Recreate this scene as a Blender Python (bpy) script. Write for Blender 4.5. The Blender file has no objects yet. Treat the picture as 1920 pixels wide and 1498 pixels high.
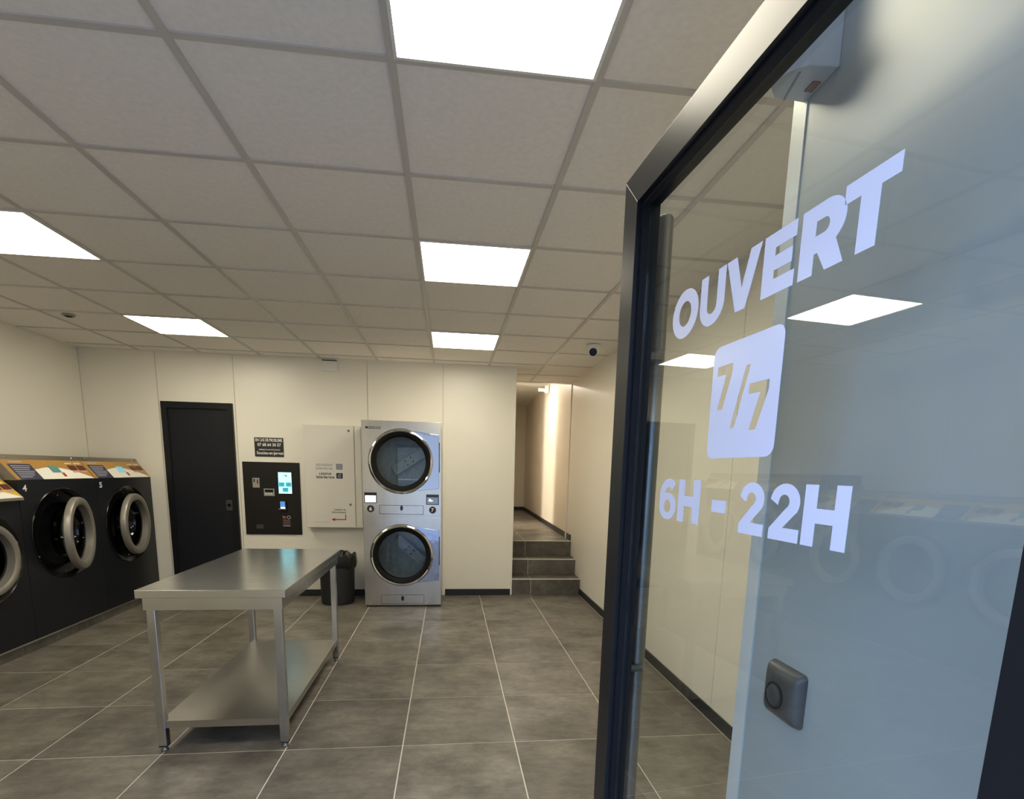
import bpy, bmesh, math, random
from mathutils import Vector, Matrix
from mathutils.geometry import tessellate_polygon
random.seed(7)
sc = bpy.context.scene
COL = sc.collection
PI = math.pi

# ------------------------------------------------------------------ camera
cam_d = bpy.data.cameras.new('camera'); cam = bpy.data.objects.new('camera', cam_d); COL.objects.link(cam)
def cam_axes(p, y, r):
    cy, sy, cp, sp, cr, sr = math.cos(y), math.sin(y), math.cos(p), math.sin(p), math.cos(r), math.sin(r)
    Ry = Matrix(((cy, -sy, 0), (sy, cy, 0), (0, 0, 1)))
    Rp = Matrix(((1, 0, 0), (0, cp, -sp), (0, sp, cp)))
    Rr = Matrix(((cr, -sr, 0), (sr, cr, 0), (0, 0, 1)))
    return Rr @ Rp @ Matrix(((1, 0, 0), (0, 0, -1), (0, 1, 0))) @ Ry
A = cam_axes(0.1672, 0.1198, 0.0232)
R3 = Matrix((A[0], -A[1], -A[2])).transposed()
cam.matrix_world = Matrix.Translation((0, 0, 1.45)) @ R3.to_4x4()
cam_d.sensor_width = 36; cam_d.lens = 997.09 / 1920 * 36
cam_d.shift_x = 0.0; cam_d.shift_y = (1052.63 - 749) / 1920
cam_d.clip_start = 0.02
sc.camera = cam

# ------------------------------------------------------------------ light and exposure
SKY_STRENGTH = 3.4
SKY_COLOR = (.42, .60, 1.0)
LED_STRENGTH = 10.5
LED_COLOR = (1.0, 0.92, 0.73)
sc.view_settings.view_transform = 'Standard'; sc.view_settings.look = 'None'
sc.view_settings.gamma = 1; sc.view_settings.use_curve_mapping = False
sc.view_settings.exposure = 0.82
w = bpy.data.worlds.new('sky'); sc.world = w; w.use_nodes = True
nt = w.node_tree; nt.nodes.clear()
wo = nt.nodes.new('ShaderNodeOutputWorld'); wb = nt.nodes.new('ShaderNodeBackground')
# even bluish overcast sky
wb.inputs['Color'].default_value = (*SKY_COLOR, 1); wb.inputs['Strength'].default_value = SKY_STRENGTH
nt.links.new(wb.outputs[0], wo.inputs[0])
sc.cycles.max_bounces = 14; sc.cycles.diffuse_bounces = 6; sc.cycles.glossy_bounces = 6
sc.cycles.transmission_bounces = 8; sc.cycles.transparent_max_bounces = 16
sc.cycles.caustics_reflective = False; sc.cycles.sample_clamp_indirect = 6

# ------------------------------------------------------------------ materials
MATS = {}
def mat(name, col, rough=0.5, metal=0.0, emit=0.0, spec=0.5, noise=None, bump=None, ecol=None, coat=0.0, aniso=0.0):
    """noise=(scale xyz, detail, amount): tone variation; bump=(scale xyz, strength)"""
    m = bpy.data.materials.new(name); m.use_nodes = True
    n = m.node_tree; b = n.nodes['Principled BSDF']
    b.inputs['Base Color'].default_value = (*col, 1); b.inputs['Roughness'].default_value = rough
    b.inputs['Metallic'].default_value = metal; b.inputs['Specular IOR Level'].default_value = spec
    b.inputs['Coat Weight'].default_value = coat; b.inputs['Anisotropic'].default_value = aniso
    if emit:
        b.inputs['Emission Color'].default_value = (*(ecol or col), 1); b.inputs['Emission Strength'].default_value = emit
    tc = None
    def coords(scale):
        tc = n.nodes.new('ShaderNodeTexCoord'); mp = n.nodes.new('ShaderNodeMapping')
        geo = n.nodes.new('ShaderNodeNewGeometry')
        n.links.new(geo.outputs['Position'], mp.inputs[0]); mp.inputs['Scale'].default_value = scale
        return mp
    if noise:
        s, det, amt = noise
        mp = coords(s); nz = n.nodes.new('ShaderNodeTexNoise'); nz.inputs['Scale'].default_value = 1; nz.inputs['Detail'].default_value = det
        n.links.new(mp.outputs[0], nz.inputs['Vector'])
        mr = n.nodes.new('ShaderNodeMapRange'); mr.inputs['From Min'].default_value = .3; mr.inputs['From Max'].default_value = .7
        mr.inputs['To Min'].default_value = 1 - amt; mr.inputs['To Max'].default_value = 1 + amt
        n.links.new(nz.outputs[0], mr.inputs[0])
        vm = n.nodes.new('ShaderNodeVectorMath'); vm.operation = 'SCALE'; vm.inputs[0].default_value = col
        n.links.new(mr.outputs[0], vm.inputs['Scale']); n.links.new(vm.outputs[0], b.inputs['Base Color'])
    if bump:
        s, st = bump
        mp = coords(s); nz = n.nodes.new('ShaderNodeTexNoise'); nz.inputs['Scale'].default_value = 1; nz.inputs['Detail'].default_value = 3
        n.links.new(mp.outputs[0], nz.inputs['Vector'])
        bp = n.nodes.new('ShaderNodeBump'); bp.inputs['Strength'].default_value = st; bp.inputs['Distance'].default_value = .01
        n.links.new(nz.outputs[0], bp.inputs['Height']); n.links.new(bp.outputs[0], b.inputs['Normal'])
    MATS[name] = m
    return m

def glass(name, tint, ior, rough=0.0):
    """clear pane: what is behind shows through, Fresnel reflection on each face"""
    m = bpy.data.materials.new(name); m.use_nodes = True; n = m.node_tree; n.nodes.clear()
    o = n.nodes.new('ShaderNodeOutputMaterial'); mx = n.nodes.new('ShaderNodeMixShader')
    tr = n.nodes.new('ShaderNodeBsdfTransparent'); tr.inputs[0].default_value = (*tint, 1)
    gl = n.nodes.new('ShaderNodeBsdfGlossy'); gl.inputs['Roughness'].default_value = rough
    fr = n.nodes.new('ShaderNodeFresnel'); fr.inputs[0].default_value = ior
    geo = n.nodes.new('ShaderNodeNewGeometry')
    # the same Fresnel curve whichever side the face is met from
    mi = n.nodes.new('ShaderNodeMath'); mi.operation = 'DIVIDE'; mi.inputs[0].default_value = 1; mi.inputs[1].default_value = ior
    sel = n.nodes.new('ShaderNodeMix'); sel.data_type = 'FLOAT'
    n.links.new(geo.outputs['Backfacing'], sel.inputs[0]); sel.inputs[2].default_value = ior
    sel.inputs[3].default_value = 1 / ior
    n.links.new(sel.outputs[0], fr.inputs[0])
    n.links.new(fr.outputs[0], mx.inputs[0]); n.links.new(tr.outputs[0], mx.inputs[1]); n.links.new(gl.outputs[0], mx.inputs[2])
    n.links.new(mx.outputs[0], o.inputs[0]); MATS[name] = m
    return m

def tile_mat(name, col, seed, rough):
    """cement-look stoneware: cloudy tone, scratches and paler worn blotches; each tile shifted by its own random"""
    m = bpy.data.materials.new(name); m.use_nodes = True; n = m.node_tree; b = n.nodes['Principled BSDF']
    geo = n.nodes.new('ShaderNodeNewGeometry'); oi = n.nodes.new('ShaderNodeObjectInfo')
    off = n.nodes.new('ShaderNodeVectorMath'); off.operation = 'SCALE'; off.inputs[0].default_value = (13, 7, 5)
    n.links.new(oi.outputs['Random'], off.inputs['Scale'])
    add = n.nodes.new('ShaderNodeVectorMath'); n.links.new(geo.outputs['Position'], add.inputs[0]); n.links.new(off.outputs[0], add.inputs[1])
    def nz(scale, det, rgh=.6, stretch=(1, 1, 1)):
        mp = n.nodes.new('ShaderNodeMapping'); mp.inputs['Scale'].default_value = stretch
        n.links.new(add.outputs[0], mp.inputs[0])
        t = n.nodes.new('ShaderNodeTexNoise'); t.inputs['Scale'].default_value = scale; t.inputs['Detail'].default_value = det
        t.inputs['Roughness'].default_value = rgh; n.links.new(mp.outputs[0], t.inputs['Vector']); return t
    a = nz(3.4, 8, .65); c = nz(10, 10, .75, (.55, 1.5, 1)); d = nz(26, 8, .8, (.7, 1.3, 1))
    def ramp(src, lo, hi, a0, a1):
        mr = n.nodes.new('ShaderNodeMapRange'); mr.inputs['From Min'].default_value = lo; mr.inputs['From Max'].default_value = hi
        mr.inputs['To Min'].default_value = a0; mr.inputs['To Max'].default_value = a1; n.links.new(src, mr.inputs[0]); return mr.outputs[0]
    def mul(x, y):
        k = n.nodes.new('ShaderNodeMath'); k.operation = 'MULTIPLY'
        n.links.new(x, k.inputs[0]); n.links.new(y, k.inputs[1]); return k.outputs[0]
    f = mul(mul(ramp(a.outputs[0], .3, .72, .58, 1.45), ramp(c.outputs[0], .3, .72, .70, 1.36)), ramp(oi.outputs['Random'], 0, 1, .9, 1.1))
    f = mul(f, ramp(d.outputs[0], .32, .68, .82, 1.18))
    vm = n.nodes.new('ShaderNodeVectorMath'); vm.operation = 'SCALE'; vm.inputs[0].default_value = col
    n.links.new(f, vm.inputs['Scale']); n.links.new(vm.outputs[0], b.inputs['Base Color'])
    b.inputs['Specular IOR Level'].default_value = .4
    n.links.new(ramp(a.outputs[0], .3, .7, rough + .08, rough - .06), b.inputs['Roughness'])
    MATS[name] = m; return m

mat('wall_white', (.80, .765, .67), .34, noise=((1.1, 1.1, .5), 2, .02), bump=((1.6, 1.6, .8), .05))
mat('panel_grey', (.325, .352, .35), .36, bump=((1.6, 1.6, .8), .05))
mat('profile_grey', (.58, .59, .56), .32)
mat('corridor_white', (.80, .73, .62), .38)
mat('wall_core', (.5, .49, .45), .7)
mat('trim_white', (.80, .77, .69), .3)
mat('ceiling_tile', (.84, .80, .75), .92, noise=((45, 45, 45), 3, .035), bump=((140, 140, 140), .12))
mat('grid_white', (.55, .52, .48), .40)
mat('plenum', (.2, .2, .2), .9)
mat('led', (1, .97, .9), .5, emit=LED_STRENGTH, ecol=LED_COLOR)
mat('frame_white', (.78, .78, .75), .35)
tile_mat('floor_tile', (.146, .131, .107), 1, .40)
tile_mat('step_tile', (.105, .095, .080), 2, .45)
mat('grout', (.68, .63, .55), .85)
mat('pavement', (.30, .30, .30), .9)
mat('anthracite', (.010, .0105, .012), .33, spec=.26, noise=((3, 3, 3), 2, .05))
mat('anthracite_matt', (.010, .011, .015), .5, spec=.25)
mat('gasket', (.006, .006, .009), .55, spec=.2)
mat('black_gloss', (.004, .004, .005), .18)
mat('black_matt', (.006, .006, .006), .6, spec=.15)
mat('washer_body', (.009, .010, .014), .38, spec=.32, noise=((2, 2, 2), 2, .08))
mat('skirting', (.010, .011, .013), .45)
mat('cast_grey', (.29, .27, .235), .40, metal=.45)
mat('steel', (.55, .56, .57), .21, metal=1, noise=((3, 26, 3), 4, .07), bump=((5, 60, 5), .05))
mat('steel_smooth', (.50, .48, .45), .28, metal=1, noise=((2, 2, 2), 3, .10))
mat('steel_front', (.58, .545, .48), .25, metal=1, noise=((25, 25, 2.2), 3, .05), bump=((6, 6, 3), .12))
mat('chrome', (.80, .80, .80), .05, metal=1)
mat('chrome_wavy', (.36, .37, .42), .06, metal=1, bump=((9, 9, 5), .25))
mat('brown_steel', (.30, .265, .21), .35, metal=.8)
mat('screw_steel', (.8, .8, .78), .2, metal=1)
mat('drum_steel', (.56, .58, .57), .38, metal=.6, noise=((30, 30, 30), 2, .1))
mat('gold', (.40, .215, .045), .42)
mat('gold_bright', (.62, .42, .03), .42)
mat('print_white', (.80, .78, .70), .45)
mat('print_navy', (.018, .020, .055), .45)
mat('print_pale', (.34, .35, .42), .5)
mat('print_black', (.010, .010, .010), .5)
mat('print_grey', (.22, .24, .28), .55)
mat('print_red', (.36, .02, .02), .45)
mat('print_pink', (.55, .28, .22), .5)
mat('maroon', (.09, .012, .01), .4)
mat('teal', (.08, .26, .24), .3)
mat('lcd_blue', (.10, .35, .45), .3, emit=.25, ecol=(.25, .6, .75))
mat('cabinet_white', (.70, .67, .60), .35)
mat('terminal_black', (.010, .009, .008), .45, spec=.3)
mat('device_grey', (.38, .36, .34), .4, metal=.3)
mat('screen_cyan', (.1, .3, .35), .3, emit=1.0, ecol=(.40, .93, .98))
mat('screen_teal', (.02, .15, .2), .3, emit=.5, ecol=(.03, .45, .58))
mat('screen_blue', (.02, .06, .2), .3, emit=.55, ecol=(.10, .28, .70))
mat('screen_white', (.5, .5, .5), .3, emit=1.0, ecol=(.90, .97, 1.0))
mat('screen_dim', (.05, .07, .1), .3, emit=.22, ecol=(.35, .45, .60))
mat('rubber', (.008, .008, .008), .6)
mat('bag_black', (.006, .006, .006), .28, bump=((40, 40, 25), .6))
mat('bin_black', (.014, .015, .018), .5)
mat('vinyl', (.58, .60, .72), .24)
mat('sensor_grey', (.52, .55, .56), .4)
mat('switch_grey', (.065, .069, .073), .38, metal=.35)
mat('lens_black', (.004, .004, .004), .12)
mat('red_lamp', (.20, .02, .015), .3)
mat('tube_metal', (.17, .18, .18), .34, metal=.9)
glass('door_glass', (.965, .985, .97), 1.62)
glass('window_glass', (.93, .96, .95), 1.45)
glass('dryer_glass', (.47, .53, .55), 1.5)
glass('bowl_glass', (.14, .15, .15), 1.5)

# ------------------------------------------------------------------ mesh helpers
ORIG = {}
def origin(o):
    return ORIG.get(o.name, Vector((0, 0, 0)))
def obj(name, bm, m, parent=None, smooth=False, local=False, bevel=0, loc=None):
    """one mesh object; the bmesh is in world space unless local"""
    bmesh.ops.recalc_face_normals(bm, faces=bm.faces[:])
    me = bpy.data.meshes.new(name)
    if parent is not None and not local:
        bmesh.ops.translate(bm, verts=bm.verts[:], vec=-origin(parent))
    bm.to_mesh(me); bm.free()
    if m: me.materials.append(MATS[m])
    o = bpy.data.objects.new(name, me); COL.objects.link(o)
    if parent is not None:
        o.parent = parent; ORIG[o.name] = origin(parent).copy()
    else:
        ORIG[o.name] = Vector((0, 0, 0))
    if loc is not None: o.location = loc
    if smooth:
        for p in me.polygons: p.use_smooth = True
        me.set_sharp_from_angle(angle=math.radians(40))
    if bevel:
        md = o.modifiers.new('b', 'BEVEL'); md.width = bevel; md.segments = 2; md.limit_method = 'ANGLE'; md.harden_normals = False
    return o
def thing(name, label, cat, loc, group=None, rot=0):
    o = bpy.data.objects.new(name, None); COL.objects.link(o); o.location = loc; o.rotation_euler = (0, 0, rot)
    o.empty_display_size = .1
    ORIG[o.name] = Vector(loc); o['label'] = label; o['category'] = cat
    if group: o['group'] = group
    return o
def tag(o, label, cat, group=None):
    o['label'] = label; o['category'] = cat
    if group: o['group'] = group
    return o
def struct(o):
    o['kind'] = 'structure'; return o
def box(x0, x1, y0, y1, z0, z1, bm=None):
    bm = bm or bmesh.new()
    v = [bm.verts.new(p) for p in ((x0, y0, z0), (x1, y0, z0), (x1, y1, z0), (x0, y1, z0), (x0, y0, z1), (x1, y0, z1), (x1, y1, z1), (x0, y1, z1))]
    for f in ((0, 3, 2, 1), (4, 5, 6, 7), (0, 1, 5, 4), (1, 2, 6, 5), (2, 3, 7, 6), (3, 0, 4, 7)): bm.faces.new([v[i] for i in f])
    return bm
def prism(outer, f, d, holes=(), bm=None):
    """extrude a 2-D outline (with holes) by d; f maps (u, v, w) to 3-D"""
    bm = bm or bmesh.new()
    loops = [list(outer)] + [list(h) for h in holes]
    pts = [p for l in loops for p in l]
    a = [bm.verts.new(f(u, v, 0)) for u, v in pts]; b = [bm.verts.new(f(u, v, d)) for u, v in pts]
    for tri in tessellate_polygon([[Vector((u, v, 0)) for u, v in l] for l in loops]):
        for vs in (a, b):
            try: bm.faces.new([vs[i] for i in tri])
            except ValueError: pass
    s = 0
    for l in loops:
        n = len(l)
        for i in range(n):
            j = (i + 1) % n
            bm.faces.new((a[s + i], a[s + j], b[s + j], b[s + i]))
        s += n
    return bm
def lathe(profile, f, seg=48, closed=False, bm=None, a0=0, a1=2 * PI):
    """profile of (radius, height); f maps (x, y, h) to 3-D"""
    bm = bm or bmesh.new()
    full = abs(a1 - a0 - 2 * PI) < 1e-6
    n = seg if full else seg + 1
    rings = []
    for r, h in profile:
        if r < 1e-6: rings.append([bm.verts.new(f(0, 0, h))])
        else: rings.append([bm.verts.new(f(r * math.cos(a0 + (a1 - a0) * k / seg), r * math.sin(a0 + (a1 - a0) * k / seg), h)) for k in range(n)])
    pairs = list(zip(rings, rings[1:])) + ([(rings[-1], rings[0])] if closed else [])
    for p, q in pairs:
        for k in range(seg):
            k2 = (k + 1) % n
            if len(p) == 1 and len(q) == 1: continue
            if len(p) == 1: bm.faces.new((p[0], q[k], q[k2]))
            elif len(q) == 1: bm.faces.new((p[k], p[k2], q[0]))
            else: bm.faces.new((p[k], p[k2], q[k2], q[k]))
    return bm
def circle(cx, cy, r, n=40, a0=0, a1=2 * PI, ry=None):
    full = abs(a1 - a0 - 2 * PI) < 1e-6
    return [(cx + r * math.cos(a0 + (a1 - a0) * k / (n if full else n - 1)), cy + (ry or r) * math.sin(a0 + (a1 - a0) * k / (n if full else n - 1))) for k in range(n)]
def rrect(x0, x1, y0, y1, r, n=6):
    out = []
    for cx, cy, a in ((x1 - r, y1 - r, 0), (x0 + r, y1 - r, PI / 2), (x0 + r, y0 + r, PI), (x1 - r, y0 + r, 1.5 * PI)):
        out += circle(cx, cy, r, n, a, a + PI / 2)
    return out
def rect(x0, x1, y0, y1): return [(x0, y0), (x1, y0), (x1, y1), (x0, y1)]
def text_bm(body, x0, x1, y0, y1, f, d, bold=0.0, bm=None):
    """lettering fitted to a rectangle, thickness d"""
    cu = bpy.data.curves.new('t', 'FONT'); cu.body = body; cu.offset = bold; cu.resolution_u = 3
    o = bpy.data.objects.new('t', cu); COL.objects.link(o)
    dg = bpy.context.evaluated_depsgraph_get(); dg.update()
    me = bpy.data.meshes.new_from_object(o.evaluated_get(dg))
    bpy.data.objects.remove(o); bpy.data.curves.remove(cu)
    bm = bm or bmesh.new()
    if not me.vertices: return bm
    xs = [v.co.x for v in me.vertices]; ys = [v.co.y for v in me.vertices]
    mx, Mx, my, My = min(xs), max(xs), min(ys), max(ys)
    vs = [bm.verts.new(f(x0 + (v.co.x - mx) / (Mx - mx) * (x1 - x0), y0 + (v.co.y - my) / (My - my) * (y1 - y0), d)) for v in me.vertices]
    for p in me.polygons:
        try: bm.faces.new([vs[i] for i in p.vertices])
        except ValueError: pass
    bpy.data.meshes.remove(me)
    return bm

CEIL = 2.596; XL = -3.75; XR = 1.573; YB = 6.15; YF = 0.25
# facing planes: (u, v, w) with w standing out of the surface
fb = lambda y: (lambda u, v, w: (u, y - w, v))          # on a wall facing the entrance
fxp = lambda x: (lambda u, v, w: (x + w, u, v))         # facing +x
fxm = lambda x: (lambda u, v, w: (x - w, u, v))         # facing -x

# ------------------------------------------------------------------ floor: grout bed and tiles
GX, GY, T = -0.2407, 5.073, 0.6      # one tile corner, pitch
floor = struct(obj('floor', box(XL, XR, YF - .05, YB + .3, -.05, -.0015), 'grout'))
def tile_mesh(name, w, l, m):
    bm = box(-w / 2, w / 2, -l / 2, l / 2, -.008, 0)
    me = bpy.data.meshes.new(name); bm.to_mesh(me); bm.free(); me.materials.append(MATS[m]); return me
G = .003
cache = {}
def lay_tile(parent, name, x0, x1, y0, y1, z, m, rx=0):
    w_, l_ = round(x1 - x0, 4), round(y1 - y0, 4)
    if w_ < .012 or l_ < .012: return
    k = (w_, l_, m)
    if k not in cache: cache[k] = tile_mesh(name, w_ - 2 * G, l_ - 2 * G, m)
    o = bpy.data.objects.new(name, cache[k]); COL.objects.link(o); o.parent = parent
    o.location = Vector(((x0 + x1) / 2, (y0 + y1) / 2, z)) - origin(parent); return o
for i in range(-7, 4):
    for j in range(-9, 3):
        x0, x1 = max(GX + T * i, -3.19), min(GX + T * (i + 1), XR)
        y0, y1 = max(GY + T * j, YF), min(GY + T * (j + 1), YB)
        if x1 - x0 > .01 and y1 - y0 > .01: lay_tile(floor, 'floor_tile', x0, x1, y0, y1, random.uniform(-.0003, .0003), 'floor_tile')
struct(obj('pavement', box(-9, 9, -9, YF - .05, -.20, -.06), 'pavement'))

mat('render_beige', (.42, .36, .28), .9)
struct(obj('wall_opposite', box(-14, 14, -13, -12, -.2, 5.2), 'render_beige'))
# ------------------------------------------------------------------ ceiling: grid, tiles, light cells
CX0, CY0 = -0.1668, 1.755
LIGHTS = [(0, -2), (0, 2), (0, 5), (-4, -2), (-4, 2), (-4, 5)]
ceiling = struct(obj('ceiling', box(XL, XR, YF - .3, 7.05, CEIL + .02, CEIL + .10), 'plenum'))
def add_mesh(name, me, parent, loc):
    o = bpy.data.objects.new(name, me); COL.objects.link(o); o.parent = parent; o.location = loc; return o
light_cells = set()
for c, r in LIGHTS: light_cells.add((c, r if r >= 0 else r + 1))
light_cells = {(0, -1), (0, 2), (0, 5), (-4, -1), (-4, 2), (-4, 5)}
for i in range(-7, 4):
    for j in range(-3, 9):
        if (i, j) in light_cells: continue
        x0, x1 = max(CX0 + T * i, XL), min(CX0 + T * (i + 1), XR)
        y0, y1 = max(CY0 + T * j, YF - .3), min(CY0 + T * (j + 1), 7.05)
        if x1 - x0 < .03 or y1 - y0 < .03: continue
        if y0 > YB - .02 and x1 < .74: continue
        k = ('c', round(x1 - x0, 3), round(y1 - y0, 3))
        if k not in cache:
            bm = box(-(x1 - x0) / 2 + .003, (x1 - x0) / 2 - .003, -(y1 - y0) / 2 + .003, (y1 - y0) / 2 - .003, .0015, .018)
            me = bpy.data.meshes.new('ceiling_tile'); bm.to_mesh(me); bm.free(); me.materials.append(MATS['ceiling_tile']); cache[k] = me
        add_mesh('ceiling_tile', cache[k], ceiling, ((x0 + x1) / 2, (y0 + y1) / 2, CEIL + random.uniform(0, .0012)))
for i in range(-6, 4):
    x = CX0 + T * i
    if XL < x < XR:
        obj('grid_rail', box(x - .012, x + .012, YF - .3, YB if x < .7 else 7.05, CEIL - .004, CEIL + .02), 'grid_white', ceiling)
for j in range(-3, 9):
    y = CY0 + T * j
    if YF - .3 < y < 7.05:
        obj('grid_rail', box(XL if y < YB else .735, XR, y - .012, y + .012, CEIL - .003, CEIL + .02), 'grid_white', ceiling)
# wall angle around the ceiling
obj('edge_rail', box(XL, .735, YB - .022, YB, CEIL - .006, CEIL + .01), 'trim_white', ceiling)
obj('edge_rail', box(XL, XL + .022, YF, YB, CEIL - .006, CEIL + .01), 'trim_white', ceiling)
obj('edge_rail', box(XR - .022, XR, YF, 7.05, CEIL - .006, CEIL + .01), 'trim_white', ceiling)
names = {(0, -1): 'square flush ceiling light panel nearest the entrance, cut by the top of the view',
         (0, 2): 'square flush ceiling light panel halfway between entrance and dryers',
         (0, 5): 'square flush ceiling light panel just before the stacked dryers',
         (-4, -1): 'square flush ceiling light panel over the washers nearest the entrance',
         (-4, 2): 'square flush ceiling light panel cut by the left edge of the view',
         (-4, 5): 'square flush ceiling light panel over the corner in front of the black door'}
for (i, j) in sorted(light_cells):
    x0, y0 = CX0 + T * i, CY0 + T * j
    t = thing('ceiling_light', names[(i, j)], 'ceiling light', (x0 + .3, y0 + .3, CEIL), 'flush square LED ceiling panels')
    f_ = lambda u, v, w: (u, v, CEIL - .006 + w)
    obj('light_frame', prism(rect(x0 + .008, x0 + .592, y0 + .008, y0 + .592), f_, .016, [rect(x0 + .018, x0 + .582, y0 + .018, y0 + .582)]), 'frame_white', t)
    obj('diffuser', box(x0 + .018, x0 + .582, y0 + .018, y0 + .582, CEIL - .003, CEIL + .008), 'led', t)

# ------------------------------------------------------------------ walls made of sandwich panels
def panel_wall(name, cuts, z0, z1, f, d, m='wall_white', core=None):
    root = struct(obj(name, core, 'wall_core'))
    for a, b in zip(cuts, cuts[1:]):
        g = .0025
        obj('wall_panel', prism(rect(a + g, b - g, z0, z1), f, d), m, root)
    return root
TW = .012
panel_wall('wall_back', [XL, -3.02, -2.26, -.885, -.069, .735], 0, CEIL + .02, fb(YB + TW), TW, core=box(XL - .1, .730, YB + TW, YB + .16, 0, CEIL + .1))
wl = panel_wall('wall_left', [YF, 1.4, 2.5, 3.6, 4.75, YB], 0, CEIL + .02, fxp(XL - TW), TW, core=box(XL - .15, XL - TW, YF, YB, 0, CEIL + .1))
panel_wall('wall_right', [.95, 1.75, 2.86, 4.0, 5.0, 7.05], 0, CEIL + .02, fxm(XR + TW), TW, core=box(XR + TW, XR + .15, .2, 7.05, 0, CEIL + .1))
# corridor walls beyond the stairs: the right one runs slightly outwards
ZC = .582
cw = struct(obj('wall_corridor_right', prism([(XR, 7.05), (1.71, 12.2), (1.85, 12.2), (XR + .15, 7.05)], lambda u, v, w: (u, v, .3 + w), 2.75), 'corridor_white'))
struct(obj('wall_corridor_left', prism([(YB + .165, 0), (8.30, 0), (8.30, 2.65), (9.15, 2.65), (9.15, 0), (12.2, 0), (12.2, 3.05), (YB + .165, 3.05)], fxp(.60), .135), 'corridor_white'))  # opening added so the unseen lamp can throw its streak across
struct(obj('wall_added_room', prism([(-1.2, 7.4), (.60, 7.4), (.60, 7.5), (-1.1, 7.5), (-1.1, 10.0), (.60, 10.0), (.60, 10.1), (-1.2, 10.1)], lambda u, v, w_: (u, v, .5 + w_), 2.5), 'corridor_white'))  # made-up room, unseen: walls, floor and ceiling around the streak lamp
struct(obj('floor_added_room', box(-1.1, .735, 7.5, 10.0, ZC - .1, ZC), 'step_tile'))
struct(obj('ceiling_added_room', box(-1.2, .60, 7.4, 10.1, 3.0, 3.1), 'corridor_white'))
struct(obj('wall_corridor_end', box(.735, 1.71, 12.2, 12.3, .3, 3.05), 'corridor_white'))
struct(obj('ceiling_corridor', box(.60, 1.85, 7.13, 12.3, 2.90, 2.98), 'frame_white'))
struct(obj('lintel', box(.735, XR, 7.05, 7.13, CEIL - .004, 3.0), 'trim_white'))
struct(obj('trim_1', box(XR - .012, XR, 6.99, 7.05, .4, CEIL), 'trim_white', bevel=.003))
struct(obj('trim_2', box(.722, .745, YB - .006, YB + .02, 0, CEIL - .01), 'trim_white', bevel=.003))
struct(obj('trim_3', box(-.075, -.045, YB - .014, YB, 0, 1.93), 'trim_white', bevel=.003))

# entrance return wall with its corner profile (behind the open glass door)
XW, YW = .58, .953
rw = struct(obj('wall_entrance_return', box(XW + TW, XR + TW, YF + .05, YW - TW, 0, CEIL + .05), 'wall_core'))
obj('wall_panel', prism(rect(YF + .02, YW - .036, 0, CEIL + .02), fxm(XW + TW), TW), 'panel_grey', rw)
obj('wall_panel', prism(rect(XW + .03, XR, 0, CEIL + .02), lambda u, v, w_: (u, YW - TW + w_, v), TW), 'wall_white', rw)
obj('corner_profile', prism([(XW - .0025, YW - .0345), (XW - .0025, YW + .0025), (XW + .0345, YW + .0025), (XW + .0345, YW - .002), (XW + .002, YW - .002), (XW + .002, YW - .0345)],
    lambda u, v, w_: (u, v, w_), CEIL), 'profile_grey', rw)

# skirting boards
def skirt(name, x0, x1, y0, y1): return struct(obj(name, box(x0, x1, y0, y1, 0, .075), 'skirting', bevel=.002))
skirt('baseboard_back', -2.22, -.885, YB - .012, YB); skirt('baseboard_back_right', -.045, .722, YB - .012, YB)
skirt('baseboard_right', XR - .012, XR, YW, YB)
cb = struct(obj('baseboard_corridor', prism([(XR - .012, 6.74), (1.696, 12.185), (1.71, 12.2), (XR, 6.74)], lambda u, v, w_: (u, v, ZC + w_), .075), 'skirting'))
struct(obj('baseboard_corridor_end', box(.735, 1.70, 12.185, 12.2, ZC, ZC + .075), 'skirting'))

# ------------------------------------------------------------------ stairs: tiled risers, treads, edge trims
stairs = struct(obj('stairs', box(.74, XR - .002, YB + .012, 6.99, 0, .17), 'grout'))
bm = bmesh.new()
box(.74, XR - .002, YB + .296, 7.0, .17, .366, bm); box(.74, XR - .002, YB + .576, 7.0, .366, ZC - .012, bm)
obj('step_core', bm, 'grout', stairs)
GS = .972
for k in range(3):
    yr = YB + .28 * k; z0, z1 = .194 * k, .194 * (k + 1)
    for a, b in ((.737, GS), (GS, XR)):
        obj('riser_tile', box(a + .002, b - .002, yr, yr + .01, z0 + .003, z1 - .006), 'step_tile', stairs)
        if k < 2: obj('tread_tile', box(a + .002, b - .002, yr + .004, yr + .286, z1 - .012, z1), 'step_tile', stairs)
    obj('grout_joint', box(GS - .004, GS + .004, yr + .0012, yr + .011, z0, z1 - .002), 'grout', stairs)
    if k < 2: obj('grout_joint', box(GS - .004, GS + .004, yr + .004, yr + .286, z1 - .012, z1 - .001), 'grout', stairs)
    obj('step_edge', box(.737, XR - .001, yr - .003, yr + .008, z1 - .007, z1 + .0015), 'trim_white', stairs)
cf = struct(obj('floor_corridor', box(.735, 1.75, 6.72, 12.3, ZC - .1, ZC - .0015), 'grout'))
for j in range(10):
    for a, b in ((.735, GS), (GS, 1.72)):
        lay_tile(cf, 'floor_tile', a, b, 6.715 + .6 * j, min(6.715 + .6 * (j + 1), 12.2), ZC, 'floor_tile')

# ------------------------------------------------------------------ washer plinth of tiles
pl = struct(obj('plinth', box(XL, -3.19, 2.15, YB, 0, .085), 'grout'))
y = 2.15
PLC = [2.15, 2.72, 3.32, 3.92, 4.25, 4.85, 5.46, YB - .002]
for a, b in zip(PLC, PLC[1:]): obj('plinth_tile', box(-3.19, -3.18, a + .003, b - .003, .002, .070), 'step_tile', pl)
obj('plinth_edge', box(-3.193, -3.176, 2.15, YB, .0705, .089), 'screw_steel', pl)

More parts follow.
